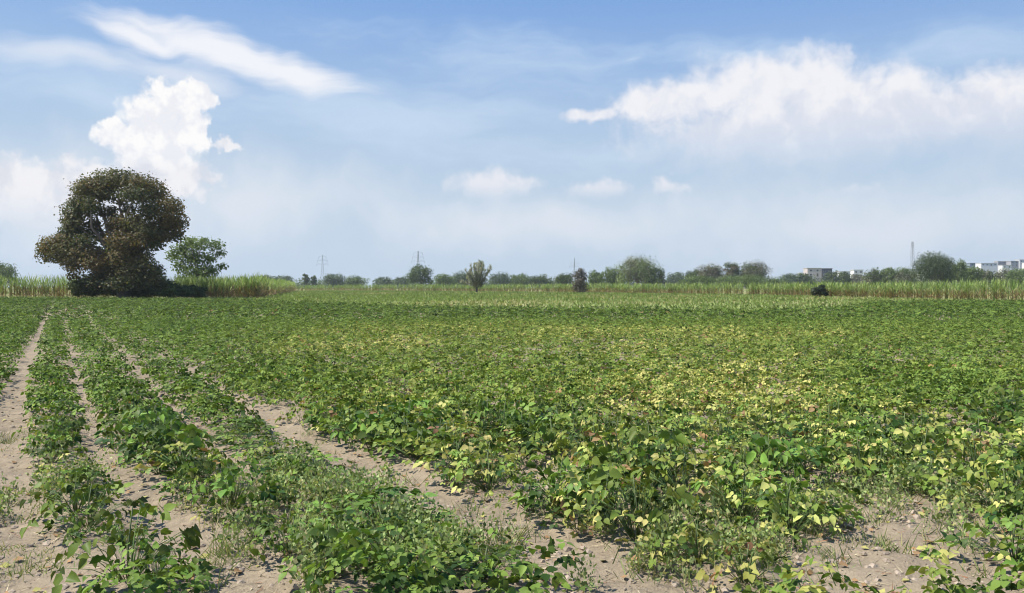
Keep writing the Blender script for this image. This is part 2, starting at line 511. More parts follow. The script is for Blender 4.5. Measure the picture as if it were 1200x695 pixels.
for (px_, py_, n, sx, sy) in [(395, 605, 24, .28, .5), (470, 662, 30, .3, .3), (860, 600, 12, .35, .4), (345, 585, 16, .25, .4), (800, 665, 10, .25, .25),
                             (760, 520, 16, .8, 1.2), (1000, 540, 30, .8, 1.2), (20, 600, 14, .15, .6), (1100, 600, 20, .4, .5), (760, 640, 14, .3, .3)]:
    x, y = pxy(px_, py_); tx = rs.normal(x, sx, n); ty = np.maximum(rs.normal(y, sy, n), 2.6); k = 130
    u = norm(rs.randn(n * k, 3)); u[:, 2] = np.abs(u[:, 2]); hh = np.repeat(.14 + .16 * rs.rand(n), k); rr = np.repeat(.09 + .08 * rs.rand(n), k)
    q = rs.rand(n * k) ** .5
    P = np.stack([np.repeat(tx, k) + u[:, 0] * rr * q, np.repeat(ty, k) + u[:, 1] * rr * q, np.repeat(gz(tx, ty), k) + .02 + u[:, 2] * hh * q], 1)
    c = np.array([.28, .34, .13]) * (.55 + .8 * rs.rand(n * k, 1)) * np.repeat(.7 + .5 * rs.rand(n, 1), k, 0)
    dry = rs.rand(n * k) < .14; c[dry] = np.array([.40, .36, .17])
    put_leaves(wb, P, u + rs.randn(n * k, 3) * .5 + [0, 0, .5], rs.randn(n * k, 3) + [0, 0, .6], .014 + .02 * rs.rand(n * k), c, T_HALF)
n = 500
Yw = rs.uniform(4, 30, n); Xw = rs.uniform(-.6, .6, n) * Yw
for a, b in zip(Xw[::10], Yw[::10]): weed_patch(3, a, b, .3, .3, .25)
tag(wb.obj('weeds', M_GRASS), 'thin feathery grass weeds growing between the bean rows', 'weeds', None, 'stuff')

sb = Buf()
n = 10000
Ys = 2.6 + 16 * rs.rand(n) ** 1.5; Xs = rs.uniform(-.64, .64, n) * Ys
gs, _ = furrow_gap(Xs, Ys); k = (gs < .22) | (bare_d(Xs, Ys) < 1.5) | (rs.rand(n) < .15)
Xs, Ys = Xs[k], Ys[k]; m = len(Xs)
a = rs.rand(m) * 6.28
P = np.stack([Xs, Ys, gz(Xs, Ys) + .006], 1)
d = np.stack([np.cos(a), np.sin(a), rs.normal(0, .18, m)], 1)
c = np.where(rs.rand(m, 1) < .25, np.array([.26, .13, .07]), np.array([.42, .35, .22])) * (.6 + .7 * rs.rand(m, 1))
put_leaves(sb, P, d, np.tile([0, 0, 1.0], (m, 1)) + rs.normal(0, .4, (m, 3)), rs.uniform(.03, .16, m), c, T_BLADE, rs.uniform(.003, .008, m))
# fallen dry leaves
q = rs.rand(m) < .22
put_leaves(sb, P[q] + [0, 0, .006], d[q], np.tile([0, 0, 1.0], (q.sum(), 1)) + rs.normal(0, .3, (q.sum(), 3)), rs.uniform(.03, .07, q.sum()),
           np.where(rs.rand(q.sum(), 1) < .5, BR, YL * .7), T_HALF)
tag(sb.obj('straw_litter', M_STRAW), 'dry stalks and fallen leaves littering the bare sandy furrows', 'litter', None, 'stuff')

cb = Buf()
ico_v = norm(np.array([(-1, 1.618, 0), (1, 1.618, 0), (-1, -1.618, 0), (1, -1.618, 0), (0, -1, 1.618), (0, 1, 1.618), (0, -1, -1.618), (0, 1, -1.618),
                       (1.618, 0, -1), (1.618, 0, 1), (-1.618, 0, -1), (-1.618, 0, 1)], float))
ico_f = [0, 11, 5, 0, 5, 1, 0, 1, 7, 0, 7, 10, 0, 10, 11, 1, 5, 9, 5, 11, 4, 11, 10, 2, 10, 7, 6, 7, 1, 8, 3, 9, 4, 3, 4, 2, 3, 2, 6, 3, 6, 8, 3, 8, 9, 4, 9, 5, 2, 4, 11, 6, 2, 10, 8, 6, 7, 9, 8, 1]
n = 10000
Ys = 2.6 + 11 * rs.rand(n) ** 1.6; Xs = rs.uniform(-.64, .64, n) * Ys
gs, _ = furrow_gap(Xs, Ys); k = (gs < .18) | (bare_d(Xs, Ys) < 1.5)
Xs, Ys = Xs[k], Ys[k]; m = len(Xs)
sz = .004 + .03 * rs.rand(m) ** 4
V = ico_v[None] * (1 + rs.normal(0, .18, (m, 12, 1))) * sz[:, None, None] * np.array([1, 1, .7]) + np.stack([Xs, Ys, gz(Xs, Ys) + .002], 1)[:, None]
cb.add(V.reshape(-1, 3), (np.arange(m)[:, None] * 12 + np.array(ico_f)[None]).ravel(), [3] * (20 * m),
       np.repeat(np.array([.33, .265, .2]) * (.75 + .4 * rs.rand(m, 1)), 12, 0))
tag(cb.obj('soil_clods', M_CLOD, smooth=False), 'crumbly pale clods of dry soil lying in the furrows', 'clods', None, 'stuff')

# ------------------------------------------------------------------ light grass between beans and cane
gb = Buf()
n = 230000
Yg = np.sqrt(rs.uniform(45 ** 2, 345 ** 2, n)); Xg = rs.uniform(-.66, .7, n) * Yg
def inside_cane(X, Y):
    # behind the front line of the right or left block
    yr = np.interp(X, [p[0] for p in CANE_R[::-1]], [p[1] for p in CANE_R[::-1]])
    r = Y > yr + 2
    xl = np.interp(Y, [121, 140, 283], [-36, -40, -72])
    l = (Y > 119) & (X < xl)
    return r | l
k = (far_edge(Xg, Yg) < 1.0) & ~inside_cane(Xg, Yg)
Xg, Yg = Xg[k], Yg[k]; n = len(Xg)
w = fbm(Xg, Yg, 14, 3, 31)
c = np.array([.20, .255, .075]) * (.65 + .7 * rs.rand(n, 1)); c = np.where((rs.rand(n) < sstep(.5, .75, w) * .6)[:, None], np.array([.36, .33, .15]), c)
dd = sstep(70, 200, Yg)
blades(gb, np.stack([Xg, Yg, np.zeros(n)], 1), (.22 + .22 * rs.rand(n)) * (1 + .5 * dd), .10 + .22 * dd, c, 1.6)
tag(gb.obj('grass', M_GRASS), 'low pale green grass strip between the bean field and the cane', 'grass', None, 'stuff')

# ------------------------------------------------------------------ sugar cane
def cane(name, line, depth, h0, label, hvar=.12, dens=1.0, seed=1, hz=None):
    r = np.random.RandomState(seed)
    b = Buf(); st = Buf()
    P = []
    for (a, c) in zip(line[:-1], line[1:]):
        a = np.array(a, float); c = np.array(c, float); L = np.linalg.norm(c - a)
        t = (c - a) / L; nr = np.array([-t[1], t[0]]);
        if nr @ (a + c) < 0: nr = -nr
        D = np.linalg.norm((a + c) / 2)
        # sideways length as the eye sees it decides how many stalks are needed
        m = int(dens * L * 9 * np.clip(130 / D, .35, 1.4))
        u = r.rand(m) * L; v = depth * r.rand(m) ** 1.6
        P.append(a + np.outer(u, t) + np.outer(v, nr))
    P = np.concatenate(P); n = len(P)
    D = np.linalg.norm(P, axis=1)
    h = h0 * (1 + hvar * (fbm(P[:, 0], P[:, 1], 9, 2, seed) * 2 - 1) + r.normal(0, .07, n))
    if hz is not None: h = h * hz(P)
    k = np.clip(D / 120, .8, 1.8)          # coarser leaves where they are far away
    nl = 13
    green = np.array([.185, .265, .07]); yg = np.array([.31, .35, .12]); dead = np.array([.33, .24, .12]); red = np.array([.20, .115, .06])
    for j in range(nl):
        f = (j + .5) / nl
        z = h * np.clip(f * .72 + r.normal(0, .05, n), .02, .8)
        a = r.rand(n) * 2 * PI
        up = (.8 + 2.0 * f)
        d = np.stack([np.cos(a), np.sin(a), up + r.normal(0, .25, n)], 1)
        nn = np.stack([-np.cos(a), -np.sin(a), np.full(n, .9)], 1) + r.normal(0, .2, (n, 3))
        deadp = np.clip(1.30 - f * 2.1, 0, 1) * .85
        q = r.rand(n)
        c = np.where((r.rand(n) < .3)[:, None], yg, green) * (.6 + .75 * r.rand(n, 1))
        c = np.where((q < deadp)[:, None], dead * (.6 + .7 * r.rand(n, 1)), c)
        c = np.where((q < deadp * .35)[:, None], red * (.6 + .7 * r.rand(n, 1)), c)
        L = np.minimum((.9 + .6 * r.rand(n)) * h / 2.6, (h * 1.05 - z))
        base = np.stack([P[:, 0], P[:, 1], z], 1)
        # lower half rises, the outer half droops
        put_leaves(b, base, d, nn, L * .6, c, T_QUAD, .055 * k)
        d2 = d * np.array([1.4, 1.4, .25 if f < .75 else .9]); tip = base + norm(d) * (L * .55)[:, None]
        put_leaves(b, tip, d2, nn, L * .6, c, T_BLADE, .05 * k)
    # stalks
    dS = np.stack([r.normal(0, .05, n), r.normal(0, .05, n), np.ones(n)], 1)
    put_leaves(b, np.stack([P[:, 0], P[:, 1], np.zeros(n)], 1), dS, np.stack([r.normal(0, .5, n), -np.ones(n), np.zeros(n)], 1), h * .62,
               np.where(r.rand(n, 1) < .5, np.array([.26, .20, .11]), np.array([.17, .17, .075])), T_QUAD, .06 * k)
    o = b.obj(name, M_CANE)
    tag(o, label, 'sugar cane', None, 'stuff')
cane('sugar_cane', CANE_L, 12, 3.1, 'tall sugar cane block with dry lower leaves behind the big brown tree', .10, 1.5, 3)
cane('sugar_cane', CANE_R, 16, 2.35, 'long sugar cane block with brown stems along the far right edge', .14, 1.5, 5)

# ------------------------------------------------------------------ trees
def crown(buf, r, clumps, n, leaf, cols, up=.5):
    cl = np.array([c[:6] for c in clumps], float)
    vol = (cl[:, 3] * cl[:, 4] * cl[:, 5]) ** .72
    who = r.choice(len(cl), n, p=vol / vol.sum())
    u = norm(r.randn(n, 3)); rad = r.rand(n, 1) ** .38
    C = cl[who]
    P = C[:, :3] + u * rad * C[:, 3:6] * (1 + .18 * r.randn(n, 1) * (r.rand(n, 1) < .4))
    spray = vnoise(u[:, 0] * 3 + who * 7.3, u[:, 2] * 3 + u[:, 1] * 2.3, .55)
    P = P + u * C[:, 3:6] * ((spray - .5) * .55)[:, None]
    nn = norm(u * .8 + np.array([0, 0, up]) + r.randn(n, 3) * .55)
    d = norm(np.cross(nn, r.randn(n, 3)))
    cols = np.array(cols)
    ci = r.randint(0, len(cols), len(cl)); jit = .8 + .4 * r.rand(len(cl), 1)
    cc = cols[ci] * jit
    alt = cols[r.randint(0, len(cols), n)]
    c = np.where(r.rand(n, 1) < .3, alt, cc[who]) * (.7 + .6 * r.rand(n, 1))
    s = leaf * (.6 + .8 * r.rand(n))
    put_leaves(buf, P - d * s[:, None] * .5, d, nn, s, c, T_HALF)

def limbs(buf, r, base, fork, targets, r0, col):
    base, fork = np.array(base, float), np.array(fork, float)
    mid = (base + fork) / 2 + np.array([r.normal(0, r0 * .5), r.normal(0, r0 * .5), 0])
    tube(buf, [base - [0, 0, .3], base + [0, 0, r0 * .6], mid, fork], [r0 * 1.5, r0 * 1.08, r0 * .9, r0 * .75], col, 9)
    for t in targets:
        t = np.array(t, float); v = t - fork
        a = fork + v * .35 + np.array([0, 0, abs(v[2]) * .12 + .05 * np.linalg.norm(v)]) + r.normal(0, .06, 3) * np.linalg.norm(v)
        b = fork + v * .7 + r.normal(0, .05, 3) * np.linalg.norm(v)
        tube(buf, [fork - v * .02, a, b, t], [r0 * .5, r0 * .36, r0 * .22, r0 * .08], col, 6)

BROWN = (.145, .125, .10)
def tree(name, pl, pr, top, D, cols, label, cat='tree', group=None, low=.12, open_=0.0, seed=0, n=None, bark=BROWN, nclump=None, flat=1.0, group_kind=None):
    """a broadleaf tree whose crown spans photo columns pl..pr as seen from the camera; it stands D metres away"""
    r = np.random.RandomState(seed + 1000)
    x = X_at((pl + pr) / 2, D); W = (pr - pl) / F * D; H = Z_at(top, D)
    root = empty(name, (x, D, 0))
    z0 = H * low
    cz = (z0 + H) / 2; rz = (H - z0) / 2; rx = W / 2
    k = nclump or int(9 + W * H / 14); k = min(k, 26)
    clumps = []
    for i in range(k):
        a = i * 2.39996 + r.rand() * .5
        zz = -0.85 + 1.75 * (i + .5) / k
        rr = math.sqrt(max(0, 1 - min(1, abs(max(zz, -.3))) ** 2 * .92))
        q = .40 + .42 * r.rand()
        s = (.30 + .20 * r.rand()) * (1 - open_ * .3)
        c = (math.cos(a) * rr * rx * q, math.sin(a) * rr * rx * q * .9, cz + zz * rz * (.50 + .26 * r.rand()))
        clumps.append((*c, rx * s * 1.05, rx * s, min(rx * .9, rz) * s * .92 * flat))
    if not open_: clumps.append((0, 0, cz, rx * .55, rx * .55, rz * .6))
    leaf = max(.22, D / F * 1.25)
    npx = (pr - pl) * (H / D * F)
    n = n or int(np.clip(npx * 5 * (1 - open_ * .45), 700, 26000))
    b = Buf(); crown(b, r, clumps, n, leaf, cols); b.obj('crown', M_TREE, root)
    t = Buf(); limbs(t, r, (0, 0, 0), (r.normal(0, .03) * W, 0, max(z0, H * .22)), [c[:3] for c in clumps[::2]], max(.10, .028 * H), bark)
    t.obj('trunk', M_BARK, root)
    tag(root, label, cat, group)
    return root

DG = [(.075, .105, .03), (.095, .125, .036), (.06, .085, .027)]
MG = [(.125, .17, .05), (.10, .145, .042), (.14, .185, .058)]
LG = [(.19, .235, .09), (.16, .21, .075), (.15, .19, .065)]
GG = [(.18, .18, .115), (.15, .155, .10), (.20, .20, .135)]
GB = [(.17, .145, .105), (.14, .125, .085), (.12, .12, .07)]
BG = [(.095, .13, .07), (.11, .145, .08)]

# the big tree on the left, drawn lobe by lobe
def big_tree():
    D = 113.0; r = np.random.RandomState(11)
    x0 = X_at(143, D); root = empty('spreading_tree', (x0, D, 0))
    L = [(138, 212, 26, 13), (112, 219, 20, 11), (98, 222, 13, 10), (166, 217, 20, 12), (183, 226, 17, 12), (200, 243, 15, 13), (208, 262, 13, 12),
         (193, 262, 18, 11), (176, 245, 17, 11), (160, 228, 20, 9), (92, 246, 17, 11), (84, 256, 12, 9), (104, 240, 12, 9), (120, 228, 17, 8),
         (88, 271, 15, 8), (98, 283, 15, 8), (62, 287, 16, 10), (53, 299, 11, 9), (50, 292, 8, 6), (78, 273, 11, 9), (88, 261, 13, 9), (74, 281, 12, 8), (94, 236, 12, 8), (150, 246, 10, 7), (132, 247, 9, 7), (140, 333, 24, 8), (114, 331, 16, 9), (170, 331, 20, 9), (192, 334, 14, 7), (80, 292, 18, 9), (100, 297, 18, 11), (84, 309, 13, 9), (112, 309, 14, 9),
         (92, 322, 10, 8), (140, 236, 9, 5), (118, 247, 10, 7), (106, 263, 10, 7), (117, 276, 11, 8), (128, 268, 8, 7), (100, 272, 10, 7), (180, 285, 12, 8), (138, 262, 14, 10), (158, 262, 18, 11), (172, 272, 18, 9), (190, 276, 18, 8), (150, 281, 22, 10), (135, 290, 12, 12), (145, 300, 18, 12),
         (160, 297, 17, 12), (170, 310, 14, 11), (135, 316, 18, 12), (155, 322, 20, 12), (120, 322, 14, 10), (178, 322, 12, 10), (128, 250, 9, 9), (208, 277, 9, 7), (185, 318, 9, 9), (112, 262, 8, 8), (70, 300, 14, 9)]
    cl = []
    for (px, py, a, b) in L:
        ext = 62 * math.sqrt(max(.08, 1 - ((px - 138) / 95) ** 2)) * (.55 + .45 * (py > 225))
        for s in ((-1, 1) if a > 11 else (0,)):
            yy = (r.uniform(.15, .75) * s * ext) * D / F
            k = D / F
            cl.append((X_at(px, D + yy) - x0 + r.normal(0, .12), yy, Z_at(py, D + yy), a * k * 1.04, a * k * 1.15, b * k * 1.08))
    bro = [(.125, .098, .036), (.14, .10, .035), (.09, .092, .034), (.07, .085, .032), (.105, .10, .037), (.066, .082, .03)]
    b = Buf(); crown(b, r, cl, 64000, .27, bro, .6); b.obj('crown', M_TREE, root)
    t = Buf()
    limbs(t, r, (0, 0, 0), (.1, 0, 3.6), [c[:3] for c in cl[::3]], .62, (.17, .145, .115))
    limbs(t, r, (.5, .3, 0), (.9, .5, 6.0), [c[:3] for c in cl[1::6]], .4, (.17, .145, .115))
    t.obj('trunk', M_BARK, root)
    tag(root, 'tallest tree, broad spreading crown of brownish green leaves, standing at field edge on the left', 'tree')
big_tree()
def lobed(name, px0, D, L, cols, label, cat, n, leaf, seed, fork, r0):
    """a crown built lobe by lobe: (column, row, half width, half height) of each lobe as it shows from the camera"""
    r = np.random.RandomState(seed); x0 = X_at(px0, D); k = D / F
    root = empty(name, (x0, D, 0)); cl = []
    W = max(abs(l[0] - px0) + l[2] for l in L)
    for (px, py, a, b) in L:
        ext = W * math.sqrt(max(.05, 1 - (abs(px - px0) / W) ** 2)) * .5
        for q in (-1, 1):
            yy = q * r.uniform(.1, .7) * ext * k
            cl.append((X_at(px, D + yy) - x0 + r.normal(0, .1), yy, Z_at(py, D + yy), a * k, a * k, b * k))
    b = Buf(); crown(b, r, cl, n, leaf, cols, .6); b.obj('crown', M_TREE, root)
    t = Buf(); limbs(t, r, (0, 0, 0), (.1, 0, fork), [c[:3] for c in cl[::2]], r0, (.16, .14, .11)); t.obj('trunk', M_BARK, root)
    return tag(root, label, cat)
lobed('open_tree', 230, 133, [(232, 286, 13, 8), (222, 282, 8, 5), (251, 287, 12, 7), (258, 297, 8, 6), (213, 291, 13, 8), (203, 299, 9, 7), (226, 301, 17, 10), (245, 303, 10, 7),
      (261, 312, 7, 5), (211, 311, 11, 9), (232, 317, 17, 10), (248, 318, 10, 8), (222, 327, 16, 9), (241, 328, 11, 8), (240, 281, 6, 4)],
      MG + LG[1:], 'loose open green tree immediately right of the big brownish tree', 'tree', 7000, .28, 61, 2.2, .28)
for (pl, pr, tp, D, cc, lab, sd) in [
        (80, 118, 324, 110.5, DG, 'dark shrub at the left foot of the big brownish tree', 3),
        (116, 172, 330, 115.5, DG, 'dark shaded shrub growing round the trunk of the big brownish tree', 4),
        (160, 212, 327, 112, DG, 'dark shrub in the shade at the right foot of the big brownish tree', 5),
        (204, 243, 332, 115.0, DG, 'dark added shrub standing in for shaded cane below the loose open green tree', 6)]:  # last shrub is added, its dark mass stands in for cane in shade
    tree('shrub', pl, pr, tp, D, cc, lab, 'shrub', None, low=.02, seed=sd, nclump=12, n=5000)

def spiky_tree():
    D = 205.0; r = np.random.RandomState(5); x0 = X_at(559, D); root = empty('sparse_tree', (x0, D, 0)); k = D / F
    t = Buf(); b = Buf()
    tips = []
    tube(t, [(0, 0, -.2), (-.1, 0, .7), (0, 0, 1.8)], [.3, .24, .2], (.09, .08, .065), 7)
    for i in range(34):
        a = i * 2.4; sp = r.uniform(.0, 1) ** .8
        e = np.array([math.cos(a) * sp * 21 * k + r.normal(0, .1), math.sin(a) * sp * 12 * k, r.uniform(3.6, 8.6) * (1.02 - .22 * sp)])
        m = np.array([e[0] * .55, e[1] * .55, 1.6 + (e[2] - 1.6) * .45])
        tube(t, [(0, 0, 1.5), m, e], [.15, .12, .07], (.30, .28, .22), 5); tips.append((m, e))
        c = e * .85 + m * .15
        b2 = [(*(m + (e - m) * f), .38, .38, .6) for f in (.3, .65, .95)]
        crown(b, r, b2, 130, .24, [(.30, .30, .215), (.34, .34, .25)], .3)
    crown(b, r, [(-.3, 0, 3.0, 1.9, 1.6, 1.1), (.9, 0, 3.3, 1.8, 1.5, 1.3), (.2, .2, 2.2, 1.5, 1.3, .9)], 1300, .27, [(.15, .155, .095), (.12, .13, .08), (.18, .18, .12)], .3)
    t.obj('trunk', M_BARK, root); b.obj('crown', M_TREE, root)
    tag(root, 'sparse grey green small tree with upright spiky branches in front of the cane', 'tree')
spiky_tree()
lobed('columnar_shrub', 679.5, 203, [(680, 319, 6, 4), (676, 323, 6, 5), (683, 324, 6, 5), (679, 329, 8, 5), (675, 335, 6, 5), (684, 335, 6, 5), (680, 340, 8, 4), (681, 316, 3, 3)],
      [(.13, .11, .09), (.10, .09, .075), (.15, .13, .10)], 'narrow dark greyish shrub standing upright in front of the cane', 'shrub', 2600, .28, 62, .8, .12)
tree('bush', 951, 970, 333, 130, [(.035, .05, .025), (.045, .055, .028)], 'low dark bush in front of the cane at right', 'bush', seed=22, low=.02, n=2200)

G_L = 'low trees on the horizon left of centre'; G_C = 'trees beyond the cane in the centre'; G_R = 'trees beyond the cane at the right'
FAR = [
    (-14, 21, 304, 290, MG, 'green tree at the left edge of the photo above the cane', None, 0),
    (298, 322, 320, 600, BG, 'first low tree on the horizon right of the tall cane block', G_L, 0),
    (318, 346, 321, 610, BG, 'second low tree on the horizon right of the tall cane block', G_L, 0),
    (354, 363, 319, 560, DG, 'left one of two small dark trees near the faint left pylon', G_L, 0),
    (364, 372, 319.5, 560, DG, 'right one of two small dark trees near the faint left pylon', G_L, 0),
    (376, 405, 318.5, 580, BG, 'low rounded tree below the faint left pylon', G_L, 0),
    (402, 430, 322, 590, MG, 'low flat tree to the right of the faint left pylon', G_L, 0),
    (438, 462, 322.5, 590, BG, 'low dark tree well left of the compact single tree', G_L, 0),
    (458, 482, 323, 580, BG, 'low dark tree touching the left of the compact single tree', G_L, 0),
    (477, 507, 307, 400, DG + BG, 'compact dark single tree in front of the pylon left of centre', None, .3),
    (508, 536, 319, 480, MG, 'rounded green tree left of the sparse spiky tree', G_C, 0),
    (528, 556, 317, 500, BG, 'dark low tree directly behind the sparse spiky tree', G_C, 0),
    (572, 600, 318, 500, BG, 'low tree just right of the sparse spiky tree', G_C, 0),
    (594, 622, 319.5, 510, MG, 'low green tree midway between spiky tree and grey shrub', G_C, 0),
    (618, 648, 320.5, 510, DG, 'low dark tree some way left of the narrow grey shrub', G_C, 0),
    (650, 672, 318, 420, DG, 'small dark tree touching the left of the narrow grey shrub', G_C, 0),
    (688, 712, 315, 400, MG, 'medium tree right of the narrow grey shrub', G_C, 0),
    (704, 734, 311, 390, MG + DG, 'medium tree against the left flank of the pale domed tree', G_C, 0),
    (721, 772, 297, 370, LG + GG, 'large pale green domed tree, highest in the centre', None, 0),
    (756, 781, 309, 365, DG + BG, 'dark blue green tree at the right flank of the pale domed tree', G_C, .3),
    (779, 806, 317, 620, BG, 'low bluish far tree right of the pale domed tree', G_C, 0),
    (803, 826, 312, 420, DG, 'dark tree on the left end of the grey brown clump', G_C, .2),
    (818, 852, 306, 410, GG + GB, 'grey half bare tree in the middle clump', None, .25),
    (846, 870, 303, 405, DG + GB, 'tallest dark upright tree of the middle clump', None, .3),
    (864, 900, 304.5, 405, GB + DG, 'brownish dark tree at the right end of the middle clump', None, 0),
    (912, 940, 318, 560, BG, 'small far tree left of the pale house', G_R, 0),
    (966, 984, 315, 600, DG, 'small dark tree in front of the dark grey house', G_R, .2),
    (932, 953, 318.5, 560, DG, 'low tree touching the left wall of the pale house', G_R, 0),
    (981, 997, 316, 560, DG, 'small tree right of the dark grey house', G_R, .2),
    (994, 1014, 318.5, 560, GG, 'small greyish tree right of the dark grey house', G_R, .2),
    (1011, 1036, 313, 410, GG + DG, 'greyish tree at the left end of the row beside the big round tree', G_R, 0),
    (1030, 1052, 308.5, 405, MG, 'tallest tree of the row left of the big round tree', G_R, .2),
    (1046, 1074, 310.5, 400, GG + MG, 'greyish tree touching the left of the big round tree', G_R, 0),
    (1069, 1122, 293, 320, [(.062, .085, .026), (.075, .10, .03), (.05, .07, .024)], 'big round dark green tree at the right', None, 0),
    (1112, 1134, 301, 340, MG + LG[:1], 'lighter green tree against the right of the big round tree', G_R, .2),
    (1126, 1152, 308, 350, MG, 'mid green tree second to the right of the big round tree', G_R, 0),
    (1142, 1168, 313, 380, GG + DG, 'dark greyish tree below the white hill houses', G_R, 0),
    (1162, 1188, 313.5, 400, GG, 'pale grey tree below the white hill houses', G_R, .2),
    (1180, 1214, 311, 390, MG, 'green tree at the right edge of the photo', G_R, 0),
]
for i, (pl, pr, tp, D, cc, lab, grp, op) in enumerate(FAR):
    tree('tree', pl, pr, tp, D, cc, lab, 'tree', grp, open_=op, seed=40 + i, low=.06)
for i, (pl, pr, tp, lab) in enumerate([(796, 842, 321, 'left hump of the light green hedge below the middle clump'), (838, 900, 320, 'longest hump of the light green hedge below the middle clump'),
                                       (890, 927, 325, 'low right end of the light green hedge below the middle clump')]):
    tree('hedge_bush', pl, pr, tp, 350, [(.10, .145, .045), (.12, .16, .05)], lab, 'bush', 'hedge bushes below the middle clump', seed=90 + i, low=.01, nclump=16)

def wood(name, x0, x1, D, hf, cols, label, seed):
    """a far wood that reads as one mass"""
    r = np.random.RandomState(seed); b = Buf(); cl = []
    for px in np.arange(x0, x1, 5.0):
        top = hf(px) + r.normal(0, 1.2); h = Z_at(top, D)
        if h < 1.5: continue
        for q in range(2):
            rz = h * r.uniform(.25, .5); cl.append((X_at(px + r.uniform(-4, 4), D), D + r.uniform(-14, 14), r.uniform(.45, 1.0) * h - rz, r.uniform(2, 5.5), 4, rz))
        cl.append((X_at(px, D), D, h * .3, 3.5, 6, h * .35))
    crown(b, r, cl, int((x1 - x0) * 70), .8, cols)
    tag(b.obj(name, M_TREE), label, 'wood', None, 'stuff')
wood('far_wood', 300, 425, 640, lambda p: 324.3 + 2.0 * math.sin(p * .07) + 1.5 * math.sin(p * .19), BG + MG, 'low far wood below the faint left pylon', 5)
wood('far_wood', 440, 660, 640, lambda p: 323.6 + 1.5 * math.sin(p * .09), BG + MG, 'low far wood behind the sparse spiky tree', 7)
wood('far_wood', 640, 1230, 640, lambda p: 321.0 + 1.8 * math.sin(p * .05) + 1.5 * math.sin(p * .17), BG + DG + GG, 'low far wood along the horizon right of centre', 6)

# ------------------------------------------------------------------ far houses, hill, pylons
def hill():
    b = Buf()
    xs = np.linspace(300, 1150, 60); ys = np.linspace(780, 1400, 40)
    GX, GY = np.meshgrid(xs, ys)
    Z = 24 * sstep(400, 640, GX) * sstep(780, 1000, GY) * (.85 + .3 * fbm(GX, GY, 160, 3, 2)) - .6
    n, m = GX.shape; I = np.arange(n * m).reshape(n, m)
    q = np.stack([I[:-1, :-1], I[:-1, 1:], I[1:, 1:], I[1:, :-1]], -1).reshape(-1)
    b.add(np.stack([GX, GY, Z], -1).reshape(-1, 3), q, [4] * (len(q) // 4), np.array([.11, .12, .06]))
    tag(b.obj('hill', M_SOIL), kind='structure')
hill()
def hill_z(x, y):
    return float(24 * sstep(400, 640, x) * sstep(780, 1000, y) * (.85 + .3 * fbm(np.array(x), np.array(y), 160, 3, 2)) - .6)

def house(px, top, D, w, h, dep, wall, label, group=None, storeys=1, roofc=(.5, .48, .45), base=None):
    x = X_at(px, D); zb = Z_at(top, D) - h if base is None else base
    gzr = hill_z(x, D) if D > 780 else 0
    root = empty('house', (x, D, min(zb, gzr)))
    H = zb + h - min(zb, gzr)
    b = Buf(); box(b, (-w / 2, 0, 0), (w / 2, dep, H), wall); b.obj('wall', M_WALL, root, smooth=False)
    b = Buf(); box(b, (-w / 2 - .3, -.3, H + .003), (w / 2 + .3, dep + .3, H + .35), roofc); b.obj('roof', M_WALL, root, smooth=False)
    nw = max(2, int(w / 4.5))
    for s in range(storeys):
        zc = H - 2.3 - s * 3.0
        for i in range(nw):
            xc = -w / 2 + w * (i + .5) / nw
            if s == storeys - 1 and i == nw // 2: 
                f = Buf(); box(f, (xc - .6, -.06, H - s * 3 - 3.0), (xc + .6, .02, H - s * 3 - .8), (.12, .09, .07)); f.obj('door', M_WALL, root, smooth=False)
                continue
            f = Buf(); box(f, (xc - .8, -.05, zc), (xc + .8, .02, zc + 1.3), (.55, .53, .5)); fo = f.obj('window', M_WALL, root, smooth=False)
            f = Buf(); box(f, (xc - .68, -.07, zc + .1), (xc + .68, -.052, zc + 1.2), (.03, .035, .04)); f.obj('pane', M_GLASS, fo, smooth=False)
    tag(root, label, 'house', group)
WH = (.78, .77, .74)
house(954, 314.5, 640, 10, 7.5, 9, (.50, .44, .41), 'pale pinkish two storey house right of the low trees', storeys=2)
house(969, 315, 655, 8, 8, 9, (.12, .115, .12), 'dark grey house beside the pale pinkish house', storeys=2, roofc=(.16, .16, .165))
house(941, 320, 700, 5, 4, 6, WH, 'tiny white house left of the pale pinkish house')
house(990, 318.5, 700, 9, 6, 8, (.6, .6, .6), 'light grey low house among the small right trees')
house(1006, 316.5, 720, 8, 7, 8, (.70, .68, .66), 'whitish house left of the greyish tree row', storeys=2)
GH = 'houses on the hill at the right edge'
house(1143, 308.5, 980, 13, 6, 10, (.20, .24, .26), 'dark teal house at the left end of the hill houses', GH, roofc=(.2, .23, .25))
house(1159, 308.5, 960, 18, 4.5, 12, (.66, .66, .65), 'long bright white house on the hill', GH, roofc=(.7, .7, .69))
house(1174, 306.5, 1000, 9, 6, 9, (.27, .27, .29), 'grey taller house right of the long white house', GH, 2)
house(1183, 306, 1020, 6, 6, 8, (.18, .185, .20), 'dark grey narrow house on the hill', GH, 2)
house(1189, 306, 990, 9, 7, 9, (.33, .33, .34), 'mid grey house near the right edge on the hill', GH, 2)
house(1199, 304.5, 1000, 9, 8, 9, (.62, .61, .60), 'white two storey house at the right edge on the hill', GH, 2)
house(1180, 311, 930, 10, 4, 8, (.74, .73, .70), 'low whitish house below the grey hill houses', GH)
house(1208, 308, 960, 10, 6, 9, (.7, .68, .62), 'cream house just cut by the right edge on the hill', GH)

